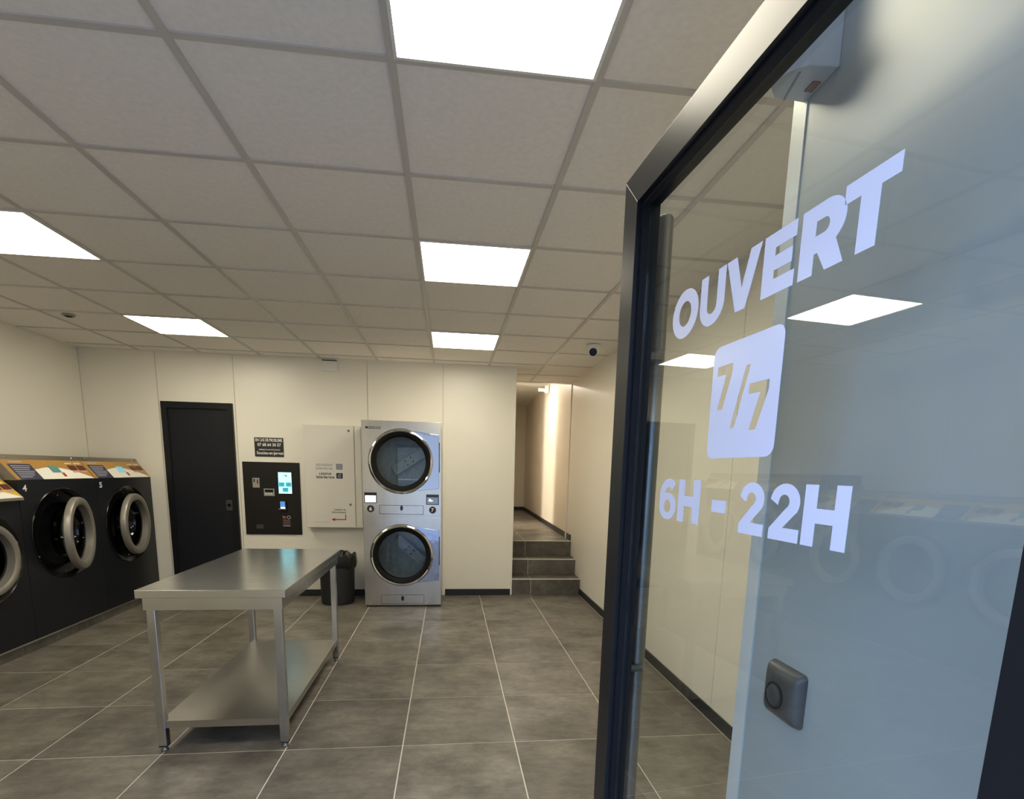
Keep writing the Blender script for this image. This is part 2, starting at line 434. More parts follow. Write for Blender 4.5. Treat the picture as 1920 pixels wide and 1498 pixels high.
# ------------------------------------------------------------------ shop front (behind the camera): glazing, door frame
wf = struct(obj('wall_front', box(XL - .15, XR + .15, YF - .1, YF, 2.35, CEIL + .1), 'wall_white'))
struct(obj('wall_front_right', box(.62, XR + .15, YF - .1, YF, 0, 2.35), 'wall_white'))
struct(obj('wall_front_left', box(XL - .15, -1.16, YF - .1, YF, 0, 2.35), 'wall_white'))
df = struct(obj('door_frame', prism([(-1.16, 0), (-1.16, 2.35), (.62, 2.35), (.62, 0), (.55, 0), (.55, 2.20), (-1.10, 2.20), (-1.10, 0)], lambda u, v, w_: (u, YF - .09 + w_, v), .07), 'anthracite_matt'))

# ------------------------------------------------------------------ room door (black) in the back wall
d2 = struct(thing('door_2', 'black inner door in a black frame on the back wall', 'door', (-2.64, YB, 0)))
obj('door_frame', prism([(-2.99, 0), (-2.99, 2.093), (-2.282, 2.093), (-2.282, 0), (-2.338, 0), (-2.338, 2.030), (-2.934, 2.030), (-2.934, 0)], fb(YB), .03), 'anthracite', d2)
obj('door_leaf', box(-2.936, -2.336, YB - .006, YB - .001, .004, 2.031), 'anthracite_matt', d2)
kp = obj('lock_plate', prism(rrect(-2.412, -2.347, .962, 1.075, .004, 3), fb(YB - .006), .006), 'switch_grey', d2)
obj('keyhole', lathe([(0, .010), (.016, .010), (.018, .0)], lambda a, b, h: (-2.380 + a, YB - .012 - h, 1.02 + b), 20), 'black_gloss', kp)

# ------------------------------------------------------------------ glass entrance door, open into the room
TH = -0.0697
U = Vector((math.sin(TH), math.cos(TH), 0)); N = Vector((math.cos(TH), -math.sin(TH), 0))
S0, D0 = .25, .478
dr = struct(thing('door_1', 'open glass entrance door in a dark metal frame with opening hours lettering', 'door', tuple(U * S0 + N * D0), rot=PI / 2 - TH))
# local: x from hinge to free edge, y towards the street face, z up
ZT = 2.052; W_ = 1.171 - S0
fd = lambda u, v, w_: (u, -.0225 + w_, v)
Hw = .317 - S0; Vw = 1.104 - S0; ZI = 1.988
def frame_bar(name, pts): return obj(name, prism(pts, fd, .0505), 'anthracite', dr, local=True, bevel=.0007)
frame_bar('stile', [(W_, .012), (W_, ZT), (Vw, ZI), (Vw, .10)])
frame_bar('stile', [(0, .012), (Hw, .10), (Hw, ZI), (0, ZT)])
frame_bar('top_rail', [(0, ZT), (Hw, ZI), (Vw, ZI), (W_, ZT)])
frame_bar('bottom_rail', [(0, .012), (W_, .012), (Vw, .10), (Hw, .10)])
obj('gasket', prism(rect(Hw, Vw, .10, ZI), lambda u, v, w_: (u, .003 + w_, v), .014, [rect(Hw + .007, Vw - .007, .107, ZI - .007)]), 'gasket', dr, local=True)
pane = obj('glass_pane', box(Hw + .001, Vw - .001, -.003, .003, .101, ZI - .001), 'door_glass', dr, local=True)
# vinyl lettering on the street face
ft = lambda u, v, w_: (u - S0, .0032 + w_, v)
def flip(pts): return pts
def letters(name, polys):
    bm = bmesh.new()
    for outer, holes in polys: prism(outer, ft, .0004, holes, bm)
    return obj(name, bm, 'vinyl', dr, local=True)
def gl(x0, x1, z0, z1):
    """unit square glyph box: s falls from x0 (left of the letter) to x1"""
    return lambda p: [(x0 + (x1 - x0) * a, z0 + (z1 - z0) * b) for a, b in p]
z0, z1 = 1.690, 1.768
def ell(cx, cy, rx, ry, a0=0, a1=2 * PI, n=36): return circle(cx, cy, rx, n, a0, a1, ry)
P = []
g = gl(.963, .874, z0 - .001, z1 + .001); P.append((g(ell(.5, .5, .5, .5)), [g(ell(.5, .5, .235, .255))]))
g = gl(.868, .797, z0, z1)
Uo = [(0, 1), (0, .38)] + ell(.5, .38, .5, .40, PI, 2 * PI, 18)[1:-1] + [(1, .38), (1, 1), (.70, 1), (.70, .40)] + list(reversed(ell(.5, .38, .20, .17, PI, 2 * PI, 12)))[1:-1] + [(.30, .40), (.30, 1)]
P.append((g(Uo), []))
g = gl(.795, .712, z0, z1); P.append((g([(0, 1), (.30, 1), (.50, .40), (.70, 1), (1, 1), (.64, 0), (.36, 0)]), []))
g = gl(.706, .642, z0, z1); P.append((g([(0, 0), (0, 1), (.98, 1), (.98, .75), (.37, .75), (.37, .62), (.90, .62), (.90, .39), (.37, .39), (.37, .25), (1, .25), (1, 0)]), []))
g = gl(.634, .562, z0, z1)
Ro = [(0, 0), (0, 1), (.55, 1)] + ell(.55, .66, .43, .34, PI / 2, -.30 * PI, 14)[1:] + [(1.0, 0), (.62, 0), (.42, .30), (.34, .30), (.34, 0)]
Rh = [(.34, .76), (.53, .76)] + ell(.53, .655, .11, .105, PI / 2, -PI / 2, 10)[1:-1] + [(.53, .55), (.34, .55)]
P.append((g(Ro), [g(Rh)]))
g = gl(.568, .497, z0, z1); P.append((g([(0, 1), (1, 1), (1, .75), (.68, .75), (.68, 0), (.32, 0), (.32, .75), (0, .75)]), []))
letters('open_lettering', P)
# 7/7 badge with the characters cut out of the film
s7 = [(0, 1), (1, 1), (1, .80), (.50, 0), (.14, 0), (.60, .78), (0, .78)]
def sv(x0, x1, a, b): return gl(x0, x1, a, b)(s7)
holes = [sv(.797, .757, 1.552, 1.618), [(.752, 1.522), (.742, 1.522), (.713, 1.608), (.724, 1.608)], sv(.712, .668, 1.516, 1.581)]
letters('days_badge', [(rrect(.646, .811, 1.478, 1.648, .016, 7), holes)])
z0, z1 = 1.369, 1.443
P = []
g = gl(.967, .902, z0 - .001, z1 + .001)
six = ell(.5, .33, .5, .33, .78 * PI, -1.02 * PI, 30)
sixo = [(.0, .42)] + ell(.5, .33, .5, .33, PI, 2 * PI + .60 * PI, 34)
out6 = [(.02, .52)] + ell(.56, .56, .56, .44, .98 * PI, .26 * PI, 14) + [(.72, .70)] + ell(.58, .60, .26, .19, .42 * PI, .98 * PI, 8) + ell(.5, .33, .5, .33, .62 * PI, -1.0 * PI, 32)
P.append((g(out6), [g(ell(.5, .33, .20, .155))]))
g = gl(.894, .821, z0, z1)
Hs = [(0, 0), (0, 1), (.30, 1), (.30, .62), (.70, .62), (.70, 1), (1, 1), (1, 0), (.70, 0), (.70, .38), (.30, .38), (.30, 0)]
P.append((g(Hs), []))
P.append((rect(.783, .744, 1.394, 1.413), []))
two = [(0, .72)] + ell(.48, .68, .48, .32, .93 * PI, -.18 * PI, 20) + [(.86, .50), (.48, .23), (1.0, .23), (1.0, 0), (.02, 0), (.02, .19), (.52, .56)] + list(reversed(ell(.46, .685, .175, .125, .95 * PI, -.22 * PI, 12))) + [(.26, .62)]
for a, b in ((.709, .652), (.641, .583)):
    g = gl(a, b, z0, z1); P.append((g(two), []))
g = gl(.578, .508, z0, z1); P.append((g(Hs), []))
letters('hours_lettering', P)
# long vertical pull tube on the room side
hx = 1.141 - S0
bm = lathe([(0, 1.984), (.014, 1.984), (.0175, 1.978), (.0175, .22), (0, .22)], lambda a, b, h: (hx + a, -.0515 + b, h), 24)
hd = obj('pull_handle', bm, 'tube_metal', dr, local=True, smooth=True)
for z in (.45, 1.0, 1.70):
    obj('handle_bracket', lathe([(0, 0), (.009, 0), (.009, .031), (0, .031)], lambda a, b, h: (hx - .02 + a, -.0535 + h, z + b), 16), 'tube_metal', hd, local=True)
for z in (.25, 1.05, 1.85):
    obj('hinge', lathe([(0, -.05), (.010, -.05), (.010, .05), (0, .05)], lambda a, b, h: (-.008 + a, -.006 + b, z + h), 16), 'anthracite', dr, local=True)

# ------------------------------------------------------------------ exit button and movement sensor on the return wall
t = thing('exit_button', 'grey square push button plate behind the glass door', 'button', (XW, .787, 1.086))
def sq(h, r, n=10): return rrect(-h, h, -h, h, r, n)
bm = bmesh.new(); prev = None
for hw, hr, wz in ((.0475, .009, 0), (.0475, .009, .004), (.044, .011, .013), (.036, .012, .019), (.026, .010, .0215)):
    ring = [bm.verts.new((XW - wz, .804 + a, 1.085 + b)) for a, b in sq(hw, hr)]
    if prev:
        n_ = len(ring)
        for i in range(n_): bm.faces.new((prev[i], prev[(i + 1) % n_], ring[(i + 1) % n_], ring[i]))
    prev = ring
bm.faces.new(prev)
obj('cover', bm, 'switch_grey', t, smooth=True)
fx = lambda a, b, h: (XW - h, .808 + a, 1.080 + b)
obj('button_collar', lathe([(.0235, .0195), (.0235, .0232), (.0205, .0232), (.0195, .0195)], fx, 28), 'black_matt', t, smooth=True)
obj('push_cap', lathe([(.0178, .019), (.0178, .0245), (.015, .0258), (0, .0262)], fx, 28), 'switch_grey', t, smooth=True)
obj('screw_hole', lathe([(.0045, .0190), (.0035, .0215), (0, .0212)], lambda a, b, h: (XW - h, .782 + a, 1.066 + b), 12), 'black_matt', t)

t = thing('movement_sensor', 'pale grey wedge shaped sensor box high above the exit button', 'sensor', (XW, .89, 2.06))
out = [(XW, .848), (.533, .852), (.519, .862), (.503, .882), (.503, .904), (.524, .926), (XW, .93)]
obj('housing', prism(out, lambda u, v, w_: (u, v, 2.06 + w_), .16), 'sensor_grey', t, bevel=.002)
obj('lens', lathe([(0, .016), (.008, .014), (.0135, .008), (.016, 0)], lambda a, b, h: (.511 - h * .78 + a * .62, .872 - h * .62 - a * .78, 2.092 + b * 1.5), 24), 'lens_black', t, smooth=True)
obj('indicator', box(.5605, .573, .8805, .902, 2.0575, 2.062), 'red_lamp', t)
obj('base_groove', prism([(.527, .868), (.530, .866), (.543, .925), (.540, .926)], lambda u, v, w_: (u, v, 2.0588 + w_), .002), 'print_grey', t)

# ------------------------------------------------------------------ stainless work table
tx0, tx1, ty0, ty1, tz = -1.494, -.803, 2.672, 4.055, .850
t = thing('work_table', 'stainless steel folding table with a lower shelf in front of the washers', 'table', ((tx0 + tx1) / 2, (ty0 + ty1) / 2, 0))
bm = bmesh.new(); box(tx0, tx1, ty0, ty1, tz - .004, tz, bm)
prism(rect(tx0, tx1, ty0, ty1), lambda u, v, w_: (u, v, tz - .040 + w_), .037, [rect(tx0 + .0015, tx1 - .0015, ty0 + .0015, ty1 - .0015)], bm)
box(tx0 + .01, tx1 - .01, ty0 + .01, ty1 - .01, tz - .038, tz - .005, bm)
obj('table_top', bm, 'steel', t, bevel=.0015)
for a in (rect(tx0 + .022, tx1 - .022, ty0 + .020, ty0 + .024), rect(tx0 + .022, tx1 - .022, ty1 - .024, ty1 - .020), rect(tx0 + .022, tx0 + .026, ty0 + .026, ty1 - .026), rect(tx1 - .026, tx1 - .022, ty0 + .026, ty1 - .026)):
    obj('apron', prism(a, lambda u, v, w_: (u, v, tz - .104 + w_), .066), 'steel', t)
LX, LY = (-1.465, -.832), (2.700, 4.022)
for ix, lx in enumerate(LX):
    for iy, ly in enumerate(LY):
        a0, a1 = (lx, lx + .040) if ix == 0 else (lx - .040, lx)
        b0, b1 = (ly, ly + .040) if iy == 0 else (ly - .040, ly)
        lg = obj('leg', box(a0, a1, b0, b1, .030, tz - .042), 'steel', t, bevel=.003)
        mx, my = (a0 + a1) / 2, (b0 + b1) / 2
        obj('foot_cap', box(a0 + .001, a1 - .001, b0 + .001, b1 - .001, .0235, .0305), 'rubber', lg)
        obj('adjusting_foot', lathe([(0, 0), (.017, 0), (.018, .006), (.012, .012), (.010, .024), (0, .024)], lambda a, b, h: (mx + a, my + b, h), 18), 'tube_metal', lg, smooth=True)
sz = .160
bm = box(LX[0] + .010, LX[1] - .010, LY[0] + .012, LY[1] - .012, sz - .003, sz)
for a in (rect(LX[0] + .010, LX[1] - .010, LY[0] + .012, LY[0] + .0135), rect(LX[0] + .010, LX[1] - .010, LY[1] - .0135, LY[1] - .012), rect(LX[0] + .010, LX[0] + .0115, LY[0] + .0135, LY[1] - .0135), rect(LX[1] - .0115, LX[1] - .010, LY[0] + .0135, LY[1] - .0135)):
    prism(a, lambda u, v, w_: (u, v, sz - .038 + w_), .0355, bm=bm)
obj('lower_shelf', bm, 'steel_smooth', t)

# ------------------------------------------------------------------ washers
FX, ZP = -3.16, .089
def washer(name, label, y0, y1, zc, R, ztop_front, ztop, slope, number, ang, big, hinge=True):
    yc = (y0 + y1) / 2 + (.0 if big else 0)
    t = thing(name, label, 'washing machine', (FX, yc, ZP), 'front loading washing machines along the left wall')
    W2 = y1 - y0
    hole = circle(yc, zc, R, 56)
    obj('body', prism(rect(y0 + .001, y1 - .001, ZP, ztop_front), lambda u, v, w_: (FX - w_, u, v), .585, [hole]), 'washer_body', t)
    # console
    k = ztop_front
    prof = [(0, k), (-slope, ztop - .037), (-slope - .014, ztop), (-.585, ztop), (-.585, k)]
    if not big: prof = [(.035, k), (.035, k + .018), (-slope, ztop - .037), (-slope - .014, ztop), (-.585, ztop), (-.585, k)]
    con = obj('console', prism(prof, lambda u, v, w_: (FX + u, y0 + .001 + w_, v), W2 - .002), 'brown_steel' if big else 'cast_grey', t)
    p0 = Vector((FX + prof[0][0], 0, k + .002)) if big else Vector((FX + .035, 0, k + .019))
    p1 = Vector((FX - slope, 0, ztop - .038))
    dv = p1 - p0; nrm = Vector((dv.z, 0, -dv.x)).normalized()
    def fp(u, v, w_):
        q = p0 + dv * v + nrm * w_; return (q.x, y0 + .006 + u * (W2 - .012), q.z)
    obj('fascia', prism(rect(0, 1, 0, 1), fp, .0015), 'gold' if big else 'gold_bright', t)
    lab = obj('instruction_label', prism([(.045, 0), (.045, .78), (.30, .78), (.30, 0)], fp, .0022), 'print_navy', t)
    bm = bmesh.new()
    prism(rect(.085, .225, .86, .92), fp, .0022, bm=bm)
    for i in range(7):
        v = .68 - .092 * i; prism(rect(.065, .28 - .02 * (i % 3) - (.08 if i == 6 else 0), v - .018, v + .018), fp, .0028, bm=bm)
    obj('printed_line', bm, 'print_pale', lab)
    arc = [(.302, 0), (1, 0)] + [(1 - i / 14 * .698, .62 * (1 - (abs((1 - i / 14 * .698) - .52) / .48) ** 1.9)) for i in range(1, 14)] + [(.302, .50)]
    obj('white_field', prism(arc, fp, .0020), 'print_white', t)
    obj('display', prism(rect(.49, .60, .34, .68), fp, .006), 'lcd_blue' if number == '5' else 'teal', t)
    obj('start_button', prism(rect(.595, .625, .12, .32), fp, .006), 'print_red', t)
    obj('indicator_lamp', lathe([(0, .005), (.008, .003), (.010, 0)], lambda a, b, h: tuple(Vector(fp(.475, .84, h)) + Vector((0, a, b))), 12), 'gold_bright', t)
    for a in (.755, .880):
        sl = obj('coin_slot', prism(rect(a, a + .098, .46, .72), fp, .006), 'maroon', t)
        obj('slot_label', prism(rect(a + .012, a + .098, .33, .45), fp, .0026), 'print_pink', sl)
        obj('slot_caption', prism(rect(a - .005, a + .085, .82, .86), fp, .0026), 'print_white', sl)
    for a in (.10, .90):
        obj('screw', lathe([(0, .003), (.007, .002), (.009, 0)], lambda p, q, h: (FX - slope - .007 + h, y0 + W2 * a + p, ztop - .020 + q), 12), 'screw_steel', t)
    if number:
        obj('number', text_bm(number, y0 + .045, y0 + .085, k - .085, k - .035, fxp(FX), .0008, .02), 'print_white', t)
    # black dish with bolts
    fz = lambda a, b, h: (FX + h, yc + a, zc + b)
    q = R / .375
    obj('dish', lathe([(R - .001, -.03), (R - .001, .004), (R - .006, .008), (R - .014, .004), (R - .045, -.030), (R - .075, -.034), (R * .69, -.036), (R * .675, -.06), (R * .675, -.075)], fz, 56), 'black_gloss', t, smooth=True)
    for i in range(6):
        an = PI / 6 + i * PI / 3
        obj('bolt', lathe([(0, .006), (.006, .004), (.008, -.001)], lambda a, b, h: (FX - .034 + h, yc + (R - .062) * math.cos(an) + a, zc + (R - .062) * math.sin(an) + b), 10), 'screw_steel', t)
    dm = obj('drum', lathe([(R * .675, -.076), (R * .74, -.08), (R * .74, -.48), (R * .3, -.50), (0, -.46)], fz, 40), 'tube_metal', t, smooth=True)
    # hinged round door, slightly ajar
    hy = .80 * R
    dl = lambda a, b, h: (h, -hy + a, b)
    ro, ri = .80 * R, .625 * R
    ring = obj('door', lathe([(ro - .008, -.010), (ro, -.004), (ro, .026), (ro - .006, .038), (ro - .020, .044), (ri + .016, .042), (ri + .004, .034), (ri, -.030), (ri + .006, -.034)], dl, 56, closed=True), 'cast_grey', t, smooth=True, local=True, loc=(0.003, hy, zc - ZP))
    ring.rotation_euler = (0, 0, math.radians(ang))
    obj('door_glass', lathe([(ri + .008, -.016), (ri - .015, -.020), (ri - .020, -.09), (ri - .05, -.125), (0, -.135)], dl, 40), 'bowl_glass', ring, smooth=True, local=True)
    obj('hinge', box(-.012, .022, -.028, .004, -.10, -.06), 'cast_grey', ring, local=True)
    obj('hinge', box(-.012, .022, -.028, .004, .06, .10), 'cast_grey', ring, local=True)
    obj('latch', box(-.030, -.012, -hy - ro + .012, -hy - ro + .055, -.004, .004), 'screw_steel', ring, local=True)
    return t
washer('washing_machine', 'tall black washing machine number 4 with gold console, door ajar', 4.352, 5.240, .862, .375, 1.305, 1.492, .115, '4', 16.0, True)
washer('washing_machine', 'tall black washing machine number 5 in the corner beside the black door', 5.240, 6.140, .852, .375, 1.305, 1.492, .115, '5', 8.0, True)
washer('washing_machine', 'lower black washing machine cut by the left edge, next to machine 4', 3.632, 4.350, .765, .325, 1.160, 1.345, .095, '', 0, False)
washer('washing_machine', 'lower black washing machine second from the entrance, seen only in the door glass', 2.912, 3.630, .765, .325, 1.160, 1.345, .095, '', 0, False)
washer('washing_machine', 'lower black washing machine nearest the entrance, seen only in the door glass', 2.192, 2.910, .765, .325, 1.160, 1.345, .095, '', 0, False)

# ------------------------------------------------------------------ stacked dryers
DY = 5.62; dx0, dx1 = -.878, -.084; DZ = 1.927
t = thing('stacked_dryer', 'stainless double tumble dryer, one round door above the other', 'tumble dryer', ((dx0 + dx1) / 2, DY, 0))
obj('body', prism([(dx0, .015), (dx1, .015), (dx1, DZ), (dx0, DZ)], lambda u, v, w_: (u, DY + .012 + w_, v), .5, [rect(dx0 + .02, dx1 - .02, .04, DZ - .03)]), 'cabinet_white', t)
obj('base_plinth', box(dx0 + .01, dx1 - .01, DY + .02, DY + .5, 0, .0148), 'rubber', t)
dcx = -.489
def dryer(zc, zlo, zhi, wz0, wz1, bang, txt):
    fpn = fb(DY + .012)
    fp_ = obj('front_panel', prism(rect(dx0, dx1, zlo, zhi), fpn, .012, [circle(dcx, zc, .290, 56)]), 'steel_front', t, bevel=.001)
    ff = lambda a, b, h: (dcx + a, DY - h, zc + b)
    d = obj('drum', lathe([(.290, -.02), (.295, -.08), (.33, -.10), (.33, -.46), (0, -.47)], ff, 48), 'drum_steel', t, smooth=True)
    ca, sa = math.cos(bang), math.sin(bang)
    def bf(u, v, w_): return (dcx + .06 + u * ca - v * sa, DY + .40 - w_, zc + .01 + u * sa + v * ca)
    ba = obj('baffle', prism(rect(-.20, .20, -.055, .055), bf, .09), 'drum_steel', t, bevel=.008)
    for u, v in ((-.035, .025), (.035, .025), (-.035, -.025), (.035, -.025)):
        q = bf(u, v, .09)
        obj('baffle_bolt', lathe([(0, .004), (.008, .003), (.009, 0)], lambda a, b, h: (q[0] + a, q[1] - h, q[2] + b), 12), 'rubber', ba)
    rim = obj('door_rim', lathe([(.322, .001), (.324, .018), (.319, .030), (.309, .036), (.300, .032), (.297, .020), (.297, .001)], ff, 72, closed=True), 'chrome', t, smooth=True)
    obj('rim_gap', lathe([(.324, .0012), (.329, .0012)], ff, 72), 'black_matt', rim)
    obj('door_seal', lathe([(.297, .022), (.270, .020), (.252, .004), (.246, -.03)], ff, 60), 'black_matt', rim, smooth=True)
    obj('door_glass', lathe([(.258, .004), (.20, .007), (.10, .010), (0, .011)], ff, 48), 'dryer_glass', rim, smooth=True)
    rr = .322
    a0, a1 = math.asin(min(.97, (wz1 - zc + .045) / rr)), math.asin(max(-.97, (wz0 - zc - .03) / rr))
    arc = circle(dcx, zc, rr, 18, a1, a0)
    wing = arc + [(-.108, wz1), (-.104, wz1 - .006), (-.104, wz0 + .006), (-.108, wz0)]
    obj('door_wing', prism(wing, fb(DY - .001), .016), 'chrome_wavy', rim, bevel=.002)
    obj('grip_slot', box(-.1035, -.0975, DY - .014, DY - .001, zc - .10, zc + .20), 'black_matt', rim)
    return
dryer(1.525, .972, DZ, 1.258, 1.800, math.radians(33), '6')
dryer(.556, .022, .958, .290, .825, math.radians(-42), '7')
for (a, b, c, d, m, m2) in ((-.862, -.738, 1.100, 1.207, 'screen_white', None), (-.236, -.106, 1.090, 1.197, 'screen_dim', 1)):
    s = obj('control_screen', prism(rect(a, b, c, d), fb(DY), .006), 'black_gloss', t)
    obj('lit_display', prism(rect(a + .008, b - .008, c + .008, d - .030), fb(DY - .006), .0012), m, s)
    if m2:
        obj('hand_icon', prism([(a + .018, c + .042), (a + .045, c + .034), (a + .075, c + .040), (a + .052, c + .050), (a + .040, c + .062), (a + .028, c + .064), (a + .036, c + .048)], fb(DY - .0074), .0006), 'screen_white', s)
for (nx, nz, s) in ((-.802, 1.041, '6'), (-.171, 1.036, '7')):
    n_ = obj('number_label', lathe([(0, .002), (.036, .002), (.036, 0)], lambda a, b, h: (nx + a, DY - h, nz + b), 28), 'print_black', t)
    obj('number', text_bm(s, nx - .013, nx + .013, nz - .019, nz + .019, fb(DY - .002), .0006, .03), 'print_white', n_)
for (a, b, c, d, kz) in ((-.712, -.268, .990, 1.078, 1.052), (-.708, -.265, .034, .126, .093)):
    p = obj('lint_panel', prism(rrect(a, b, c, d, .004, 3), fb(DY), .004), 'steel_front', t, bevel=.001)
    obj('lock', prism(ell(-.488, kz, .015, .026, n=20), fb(DY - .004), .008), 'black_gloss', p)
    obj('panel_gap', prism(rrect(a - .003, b + .003, c - .003, d + .003, .005, 3), fb(DY), .0008), 'black_matt', p)
bd = obj('maker_badge', prism(rect(-.838, -.690, 1.846, 1.866), fb(DY), .002), 'print_black', t)
obj('badge_lettering', text_bm('Speed Queen', -.812, -.694, 1.850, 1.863, fb(DY - .002), .0006, .02), 'print_white', bd)
obj('seam_strip', box(dx0 + .004, dx1 - .004, DY + .004, DY + .03, .957, .973), 'steel_front', t)  # recessed steel strip closing the joint between the two fronts

# ------------------------------------------------------------------ detergent cabinet
CY = 6.05
t = thing('detergent_cabinet', 'white wall cabinet with detergent labels between terminal and dryers', 'cabinet', (-1.25, YB, .8))
obj('body', box(-1.552, -.945, CY, YB - .001, .793, 1.897), 'cabinet_white', t, bevel=.003)
dc = obj('door', prism(rect(-1.548, -1.024, .798, 1.893), fb(CY - .002), .014), 'cabinet_white', t, bevel=.003)
obj('side_strip', prism(rect(-1.016, -.949, .798, 1.893), fb(CY), .012), 'cabinet_white', t, bevel=.003)
for z in (1.842, 1.052):
    obj('lock', lathe([(0, .006), (.011, .005), (.013, 0)], lambda a, b, h: (-1.076 + a, CY - .016 - h, z + b), 16), 'tube_metal', dc)
ff = fb(CY - .016)
def txt(name, body, a, b, c, d, m, parent, bold=.015, f=ff): return obj(name, text_bm(body, a, b, c, d, f, .0006, bold), m, parent)
txt('softener_lettering', 'ASSOUPLISSANT', -1.430, -1.250, 1.463, 1.488, 'print_grey', dc, .012)
txt('softener_lettering', 'Sachet bleu clair', -1.430, -1.250, 1.428, 1.454, 'print_grey', dc, .012)
txt('detergent_lettering', 'LESSIVE', -1.395, -1.268, 1.370, 1.392, 'print_black', dc, .03)
txt('detergent_lettering', 'Sachet bleu foncé', -1.430, -1.238, 1.332, 1.362, 'print_black', dc, .03)
for i, (c, d) in enumerate(((1.428, 1.490), (1.333, 1.392))):
    p = obj('picture_label', prism(rect(-1.217, -1.150, c, d), ff, .0008), 'print_grey' if i == 0 else 'print_black', dc)
    bm = bmesh.new()
    prism(rect(-1.205, -1.165, c + .014, c + .022), fb(CY - .0168), .0004, bm=bm); prism([(-1.20, c + .030), (-1.17, c + .036), (-1.165, c + .048), (-1.195, c + .044)], fb(CY - .0168), .0004, bm=bm)
    obj('picture_mark', bm, 'print_pale', p)
txt('outlet_lettering', 'Lessive et', -1.252, -1.128, .986, 1.006, 'print_black', dc, .02)
txt('outlet_lettering', 'Adoucissant', -1.278, -1.124, .958, .978, 'print_black', dc, .02)
obj('outlet_arrow', prism([(-1.285, .886), (-1.245, .868), (-1.245, .881), (-1.127, .881), (-1.127, .945), (-1.136, .945), (-1.136, .891), (-1.245, .891), (-1.245, .904)], ff, .0008), 'print_red', dc)
fl_ = obj('outlet_flap', prism(rect(-1.456, -1.312, .860, .955), ff, .004), 'cabinet_white', dc, bevel=.001)

# ------------------------------------------------------------------ payment terminal, phone sign
t = thing('payment_terminal', 'flat black payment terminal with a lit cyan screen on the back wall', 'terminal', (-1.925, YB, .7))
fq = fb(YB)
obj('front_plate', prism(rect(-2.222, -1.628, .702, 1.492), fq, .012), 'terminal_black', t, bevel=.002)
fr = fb(YB - .012)
# helper: position by fraction of the plate
def tx(u): return -2.222 + .594 * u
def tzv(v): return 1.492 - .790 * v
def tp(name, u0, u1, v0, v1, m, parent=t, w_=.004, base=.012): return obj(name, prism(rect(tx(u0), tx(u1), tzv(v1), tzv(v0)), fb(YB - base), w_), m, parent)
s = tp('touch_screen', .605, .865, .125, .435, 'black_gloss')
tp('lit_display', .620, .852, .135, .425, 'screen_cyan', s, .0012, .016)
bm = bmesh.new()
for u0, u1, v0, v1 in ((.625, .725, .272, .330), (.750, .845, .272, .330), (.690, .790, .345, .402)):
    prism(rect(tx(u0), tx(u1), tzv(v1), tzv(v0)), fb(YB - .0172), .0005, bm=bm)
obj('screen_button', bm, 'screen_teal', s)
bm = bmesh.new()
for u0, u1, v0, v1 in ((.655, .70, .290, .312), (.775, .82, .290, .312), (.715, .765, .362, .384)):
    prism([(tx(u0), tzv(v0)), (tx(u1), tzv(v0)), (tx((u0 + u1) / 2), tzv(v1))], fb(YB - .0177), .0004, bm=bm)
prism([(tx(.69), tzv(.175)), (tx(.76), tzv(.170)), (tx(.79), tzv(.190)), (tx(.755), tzv(.196)), (tx(.74), tzv(.182))], fb(YB - .0172), .0004, bm=bm)
obj('screen_icon', bm, 'screen_dim', s)
c = tp('coin_slot', .165, .285, .218, .350, 'device_grey')
tp('slit', .185, .205, .232, .275, 'black_matt', c, .0015, .016); tp('slit', .245, .262, .240, .295, 'black_matt', c, .0015, .016)
tp('coin_button', .20, .265, .302, .318, 'print_pink', c, .003, .016)
c = tp('card_reader', .355, .54, .362, .462, 'device_grey')
tp('reader_window', .375, .52, .375, .412, 'black_gloss', c, .0015, .016)
for u in (.38, .425, .47): tp('reader_key', u, u + .03, .425, .440, 'print_white', c, .003, .016)
c = tp('contactless_reader', .625, .745, .520, .645, 'black_gloss', w_=.02)
tp('lit_display', .640, .725, .535, .612, 'screen_blue', c, .0012, .032)
tp('lit_display', .645, .725, .612, .632, 'screen_white', c, .0013, .032)
tp('reader_lip', .615, .745, .634, .644, 'device_grey', c, .012, .032)
tp('receipt_slot', .192, .310, .862, .918, 'switch_grey')
n_ = obj('notice', prism(rect(tx(.655), tx(.80), tzv(.90), tzv(.735)), fr, .0004), 'terminal_black', t)
obj('notice_ring', lathe([(.020, .001), (.013, .001)], lambda a, b, h: (tx(.775) + a, YB - .0124 - h, tzv(.757) + b), 24), 'print_pale', n_)
txt('notice_heading', 'Bon', tx(.665), tx(.725), tzv(.762), tzv(.735), 'print_pink', n_, .03, fb(YB - .0124))
bm = bmesh.new()
for v in (.775, .795, .812, .830, .848): prism(rect(tx(.665), tx(.795 if v > .78 else .72), tzv(v + .004), tzv(v)), fb(YB - .0124), .0004, bm=bm)
obj('notice_line', bm, 'print_pink', n_)
obj('notice_line', prism(rect(tx(.665), tx(.795), tzv(.882), tzv(.868)), fb(YB - .0124), .0004), 'print_pale', n_)

t = thing('phone_sign', 'small black notice with a white phone number above the payment terminal', 'sign', (-1.935, YB, 1.65))
pb = obj('plate', prism(rect(-2.086, -1.786, 1.549, 1.752), fb(YB), .004), 'print_black', t)
fs = fb(YB - .004)
for i, (s_, a, b, c_, d_, bo) in enumerate((('EN CAS DE PROBLEME', -2.074, -1.798, 1.710, 1.742, .02), ('07 68 64 30 57', -2.055, -1.812, 1.660, 1.694, .02), ('Indiquez le nom de la laverie :', -2.040, -1.818, 1.613, 1.634, .012), ('Soucieu-en-Jarrest', -2.066, -1.790, 1.564, 1.606, .02))):
    txt('sign_lettering', s_, a, b, c_, d_, 'print_white', pb, bo, fs)

